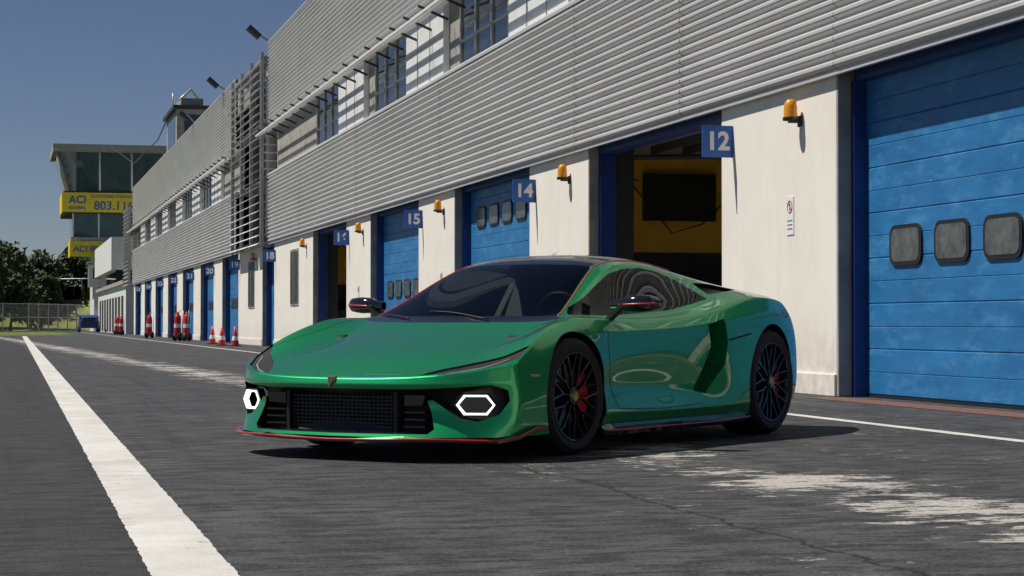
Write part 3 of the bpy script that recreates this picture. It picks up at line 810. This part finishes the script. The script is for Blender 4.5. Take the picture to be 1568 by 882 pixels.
it.make(car,bevel=.012)
wp=MB('wipers',['black']); 
for a,b_ in (((1.26,.30),(1.16,-.20)),((1.24,-.30),(1.10,-.58))):
    pts_=[]
    for k in range(7):
        xx=a[0]+(b_[0]-a[0])*k/6; yy=a[1]+(b_[1]-a[1])*k/6
        h,nn=hit((xx,abs(yy),3),(0,0,-1))
        if h: pts_.append((h.x+nn.x*.008,yy,h.z+nn.z*.008))
    wp.tube(pts_,.0045,'black',6)
wp.make(car)
fd=MB('front_details',['black','drl','gold','gloss','dark'])
for k in range(9):
    zz=.185+.021*k; fd.box(2.30,2.315,-.36,.36,zz,zz+.006,'dark')
for k in range(25):
    yy=-.36+.03*k; fd.box(2.302,2.313,yy,yy+.004,.175,.37,'dark')
for s_ in (1,-1):
    fd.box(2.22,2.34,min(s_*.37,s_*.39),max(s_*.37,s_*.39),.16,.385,'black')
    for zz in (.19,.23,.27): fd.box(2.24,2.31,min(s_*.42,s_*.56),max(s_*.42,s_*.56),zz,zz+.010,'gloss')
    fd.prism([(.42,.31),(.54,.315),(.56,.37),(.42,.37)],lambda a,b_,t_:(t_,s_*a,b_),2.24,2.31,'gloss')
    ang=R(26)*s_
    mt=Matrix.Translation((2.168,s_*.80,.318))@Matrix.Rotation(ang,4,'Z')
    hx=[(-.110,0),(-.066,.056),(.066,.056),(.110,0),(.066,-.056),(-.066,-.056)]
    hi=[(y*.88,z*.80) for y,z in hx]
    o=[mt@Vector((.0,y,z)) for y,z in hx]; i_=[mt@Vector((.0,y,z)) for y,z in hi]; ob=[mt@Vector((-.03,y,z)) for y,z in hx]; ib=[mt@Vector((-.03,y,z)) for y,z in hi]
    fs=[]
    for k in range(6):
        j=(k+1)%6; fs+=[(k,j,6+j,6+k),(k,12+k,12+j,j),(6+k,6+j,18+j,18+k),(12+k,18+k,18+j,12+j)]
    fd.add(o+i_+ob+ib,fs,'drl')
    hb=[(y*1.12,z*1.18) for y,z in hx]; o=[mt@Vector((-.006,y,z)) for y,z in hb]; ob=[mt@Vector((-.05,y,z)) for y,z in hb]
    fd.add(o+[mt@Vector((-.006,y,z)) for y,z in hx]+ob,[(k,(k+1)%6,6+(k+1)%6,6+k) for k in range(6)]+[(k,12+k,12+(k+1)%6,(k+1)%6) for k in range(6)],'gloss')
fd.prism([(-.024,.026),(.024,.026),(.024,0),(0,-.034),(-.024,0)],lambda a,b_,t_:(t_+.35*b_*-1,a,.448+b_),2.415,2.436,'gold')
fd.prism([(-.019,.021),(.019,.021),(.019,0),(0,-.027),(-.019,0)],lambda a,b_,t_:(t_+.35*b_*-1,a,.448+b_),2.43,2.439,'black')
fd.make(car)
mr=MB('door_mirrors',['gloss','paint','carred','black'])
for s_ in(1,-1):
    secs=[(.0,.86,.02,.026),(.0,.93,.032,.036),(-.01,.97,.048,.050),(-.02,1.05,.056,.054),(-.03,1.12,.050,.046),(-.045,1.155,.032,.028),(-.05,1.165,.004,.004)]
    vs=[];fs=[];nn=16
    for dx,y,rx,rz_ in secs:
        for k in range(nn):
            a=2*math.pi*k/nn; ca,sa=math.cos(a),math.sin(a)
            sq=lambda c:math.copysign(abs(c)**.7,c)
            vs.append((.74+dx+rx*sq(ca)*1.2,s_*y,.885+rz_*sq(sa)+ (y-.9)*.03))
    for i in range(len(secs)-1):
        for k in range(nn): fs.append((i*nn+k,i*nn+(k+1)%nn,(i+1)*nn+(k+1)%nn,(i+1)*nn+k))
    mr.add(vs,fs,'gloss',True)
    pts_=[(.74+dx+rx*1.22,s_*y,.882+(y-.9)*.03) for dx,y,rx,rz_ in secs[1:]]
    mr.tube(pts_,.006,'carred',6)
    mr.obox(Matrix.Translation((.76,s_*.90,.835))@Matrix.Rotation(R(40)*s_,4,'X'),.07,.16,.022,'black')
mr.make(car,autosmooth=False)

def wheel(cx,cy,cz,rt,rr,wd,side,name):
    w=MB(name,['rubber','rim','disc','caliper','gold','black'])
    o=side; c=(0,0,0)
    def Y(h): return o*h
    w.lathe(c,'y',[(rr-.004,Y(-.012)),(rr+.012,Y(-.002)),(rr+.030,Y(.004)),(rr+(rt-rr)*.55,Y(.006)),(rt-.028,Y(-.004)),(rt-.010,Y(-.016)),(rt-.002,Y(-.035)),(rt,Y(-.07)),(rt,Y(-wd+.07)),(rt-.002,Y(-wd+.035)),(rt-.02,Y(-wd+.01)),(rr,Y(-wd))],'rubber',72)
    for gy in (.09,.13,.17): w.lathe(c,'y',[(rt+.0008,Y(-gy)),(rt+.0008,Y(-gy-.01))],'black',48)
    w.lathe(c,'y',[(rr+.002,Y(-.010)),(rr-.002,Y(-.002)),(rr-.010,Y(-.004)),(rr-.016,Y(-.025)),(rr-.03,Y(-.08)),(rr-.035,Y(-wd+.02))],'rim',72)
    w.lathe(c,'y',[(rr-.035,Y(-wd+.03)),(.05,Y(-wd+.03))],'black',40)
    w.lathe(c,'y',[(.07,Y(-.10)),(.190,Y(-.10)),(.190,Y(-.13)),(.07,Y(-.13))],'disc',48)
    w.lathe(c,'y',[(.001,Y(-.075)),(.085,Y(-.075)),(.09,Y(-.12))],'black',32)
    a0,a1=(R(-38),R(38)) 
    vs=[];fs=[];k=12
    for i in range(k+1):
        a=a0+(a1-a0)*i/k
        for r_,h in ((.120,-.055),(.222,-.055),(.222,-.15),(.120,-.15)): vs.append((-r_*math.cos(a),Y(h),r_*math.sin(a)))
    for i in range(k):
        for q in range(4): fs.append((4*i+q,4*i+(q+1)%4,4*i+4+(q+1)%4,4*i+4+q))
    fs+=[(0,1,2,3),tuple(range(4*k,4*k+4))]; w.add(vs,fs,'caliper')
    def bar(r0,a0,r1,a1,w0,w1,h0,h1,th=.018):
        p0=Vector((r0*math.cos(a0),0,r0*math.sin(a0))); p1=Vector((r1*math.cos(a1),0,r1*math.sin(a1)))
        d=(p1-p0).normalized(); s2=Vector((-d.z,0,d.x))
        vs=[]
        for p,ww,h in ((p0,w0,h0),(p1,w1,h1)):
            for su,dh in ((-1,-th),(-.55,0),(.55,0),(1,-th)): 
                q=p+s2*(ww/2*su); vs.append((q.x,Y(h+dh),q.z))
        w.add(vs,[(0,1,5,4),(1,2,6,5),(2,3,7,6),(3,0,4,7),(0,1,2,3),(4,5,6,7)],'rim')
    ns=10
    for i in range(ns):
        a=2*math.pi*i/ns+R(9); st_=2*math.pi/ns
        bar(.040,a,.120,a,.022,.018,-.022,-.020)
        bar(.115,a,rr-.006,a+st_*.33,.016,.014,-.020,-.006)
        bar(.115,a,rr-.006,a-st_*.33,.016,.014,-.020,-.006)
    w.lathe(c,'y',[(.056,Y(-.045)),(.052,Y(-.016)),(.043,Y(-.010)),(.032,Y(-.012))],'rim',32)
    w.lathe(c,'y',[(.032,Y(-.012)),(.028,Y(-.004)),(.001,Y(-.003))],'gold',28)
    ob=w.make(car,autosmooth=True); ob.location=(cx,cy,cz)
for s_ in(1,-1):
    wheel(1.33,s_*.955,.3435,.3435,.262,.255,s_,'wheel_front_%s'%('l' if s_>0 else 'r'))
    wheel(-1.33,s_*.975,.364,.364,.275,.325,s_,'wheel_rear_%s'%('l' if s_>0 else 'r'))

# ---------------------------------------------------------------- world & sun
EL,AZ=59,18
sd=Vector((-math.cos(R(AZ))*math.cos(R(EL)),math.sin(R(AZ))*math.cos(R(EL)),math.sin(R(EL))))
L=bpy.data.lights.new('sun','SUN'); L.energy=5.0; L.angle=R(.5); L.color=(1,.955,.89)
lo=bpy.data.objects.new('sun',L); scene.collection.objects.link(lo); lo.rotation_euler=sd.to_track_quat('Z','Y').to_euler()
wd=bpy.data.worlds.new('World'); scene.world=wd; wd.use_nodes=True; nt=wd.node_tree
sky=N(nt,'ShaderNodeTexSky'); sky.sky_type='NISHITA'; sky.sun_disc=False; sky.sun_elevation=R(EL); sky.sun_rotation=R(270+AZ)
sky.air_density=.8; sky.dust_density=.1; sky.ozone_density=4; sky.altitude=600
bg=nt.nodes['Background']; bg.inputs[1].default_value=.055
tint=N(nt,'ShaderNodeMix',data_type='RGBA',blend_type='MULTIPLY'); tint.inputs[0].default_value=1; tint.inputs[7].default_value=(.92,.84,.88,1)
nt.links.new(sky.outputs[0],tint.inputs[6]); nt.links.new(tint.outputs[2],bg.inputs[0])
cam=bpy.data.cameras.new('camera'); co=bpy.data.objects.new('camera',cam); scene.collection.objects.link(co); scene.camera=co
cam.lens=70; cam.sensor_width=36; cam.clip_end=5000
co.location=(0,0,.77); co.rotation_euler=(R(90+1.015),0,-R(14.28))
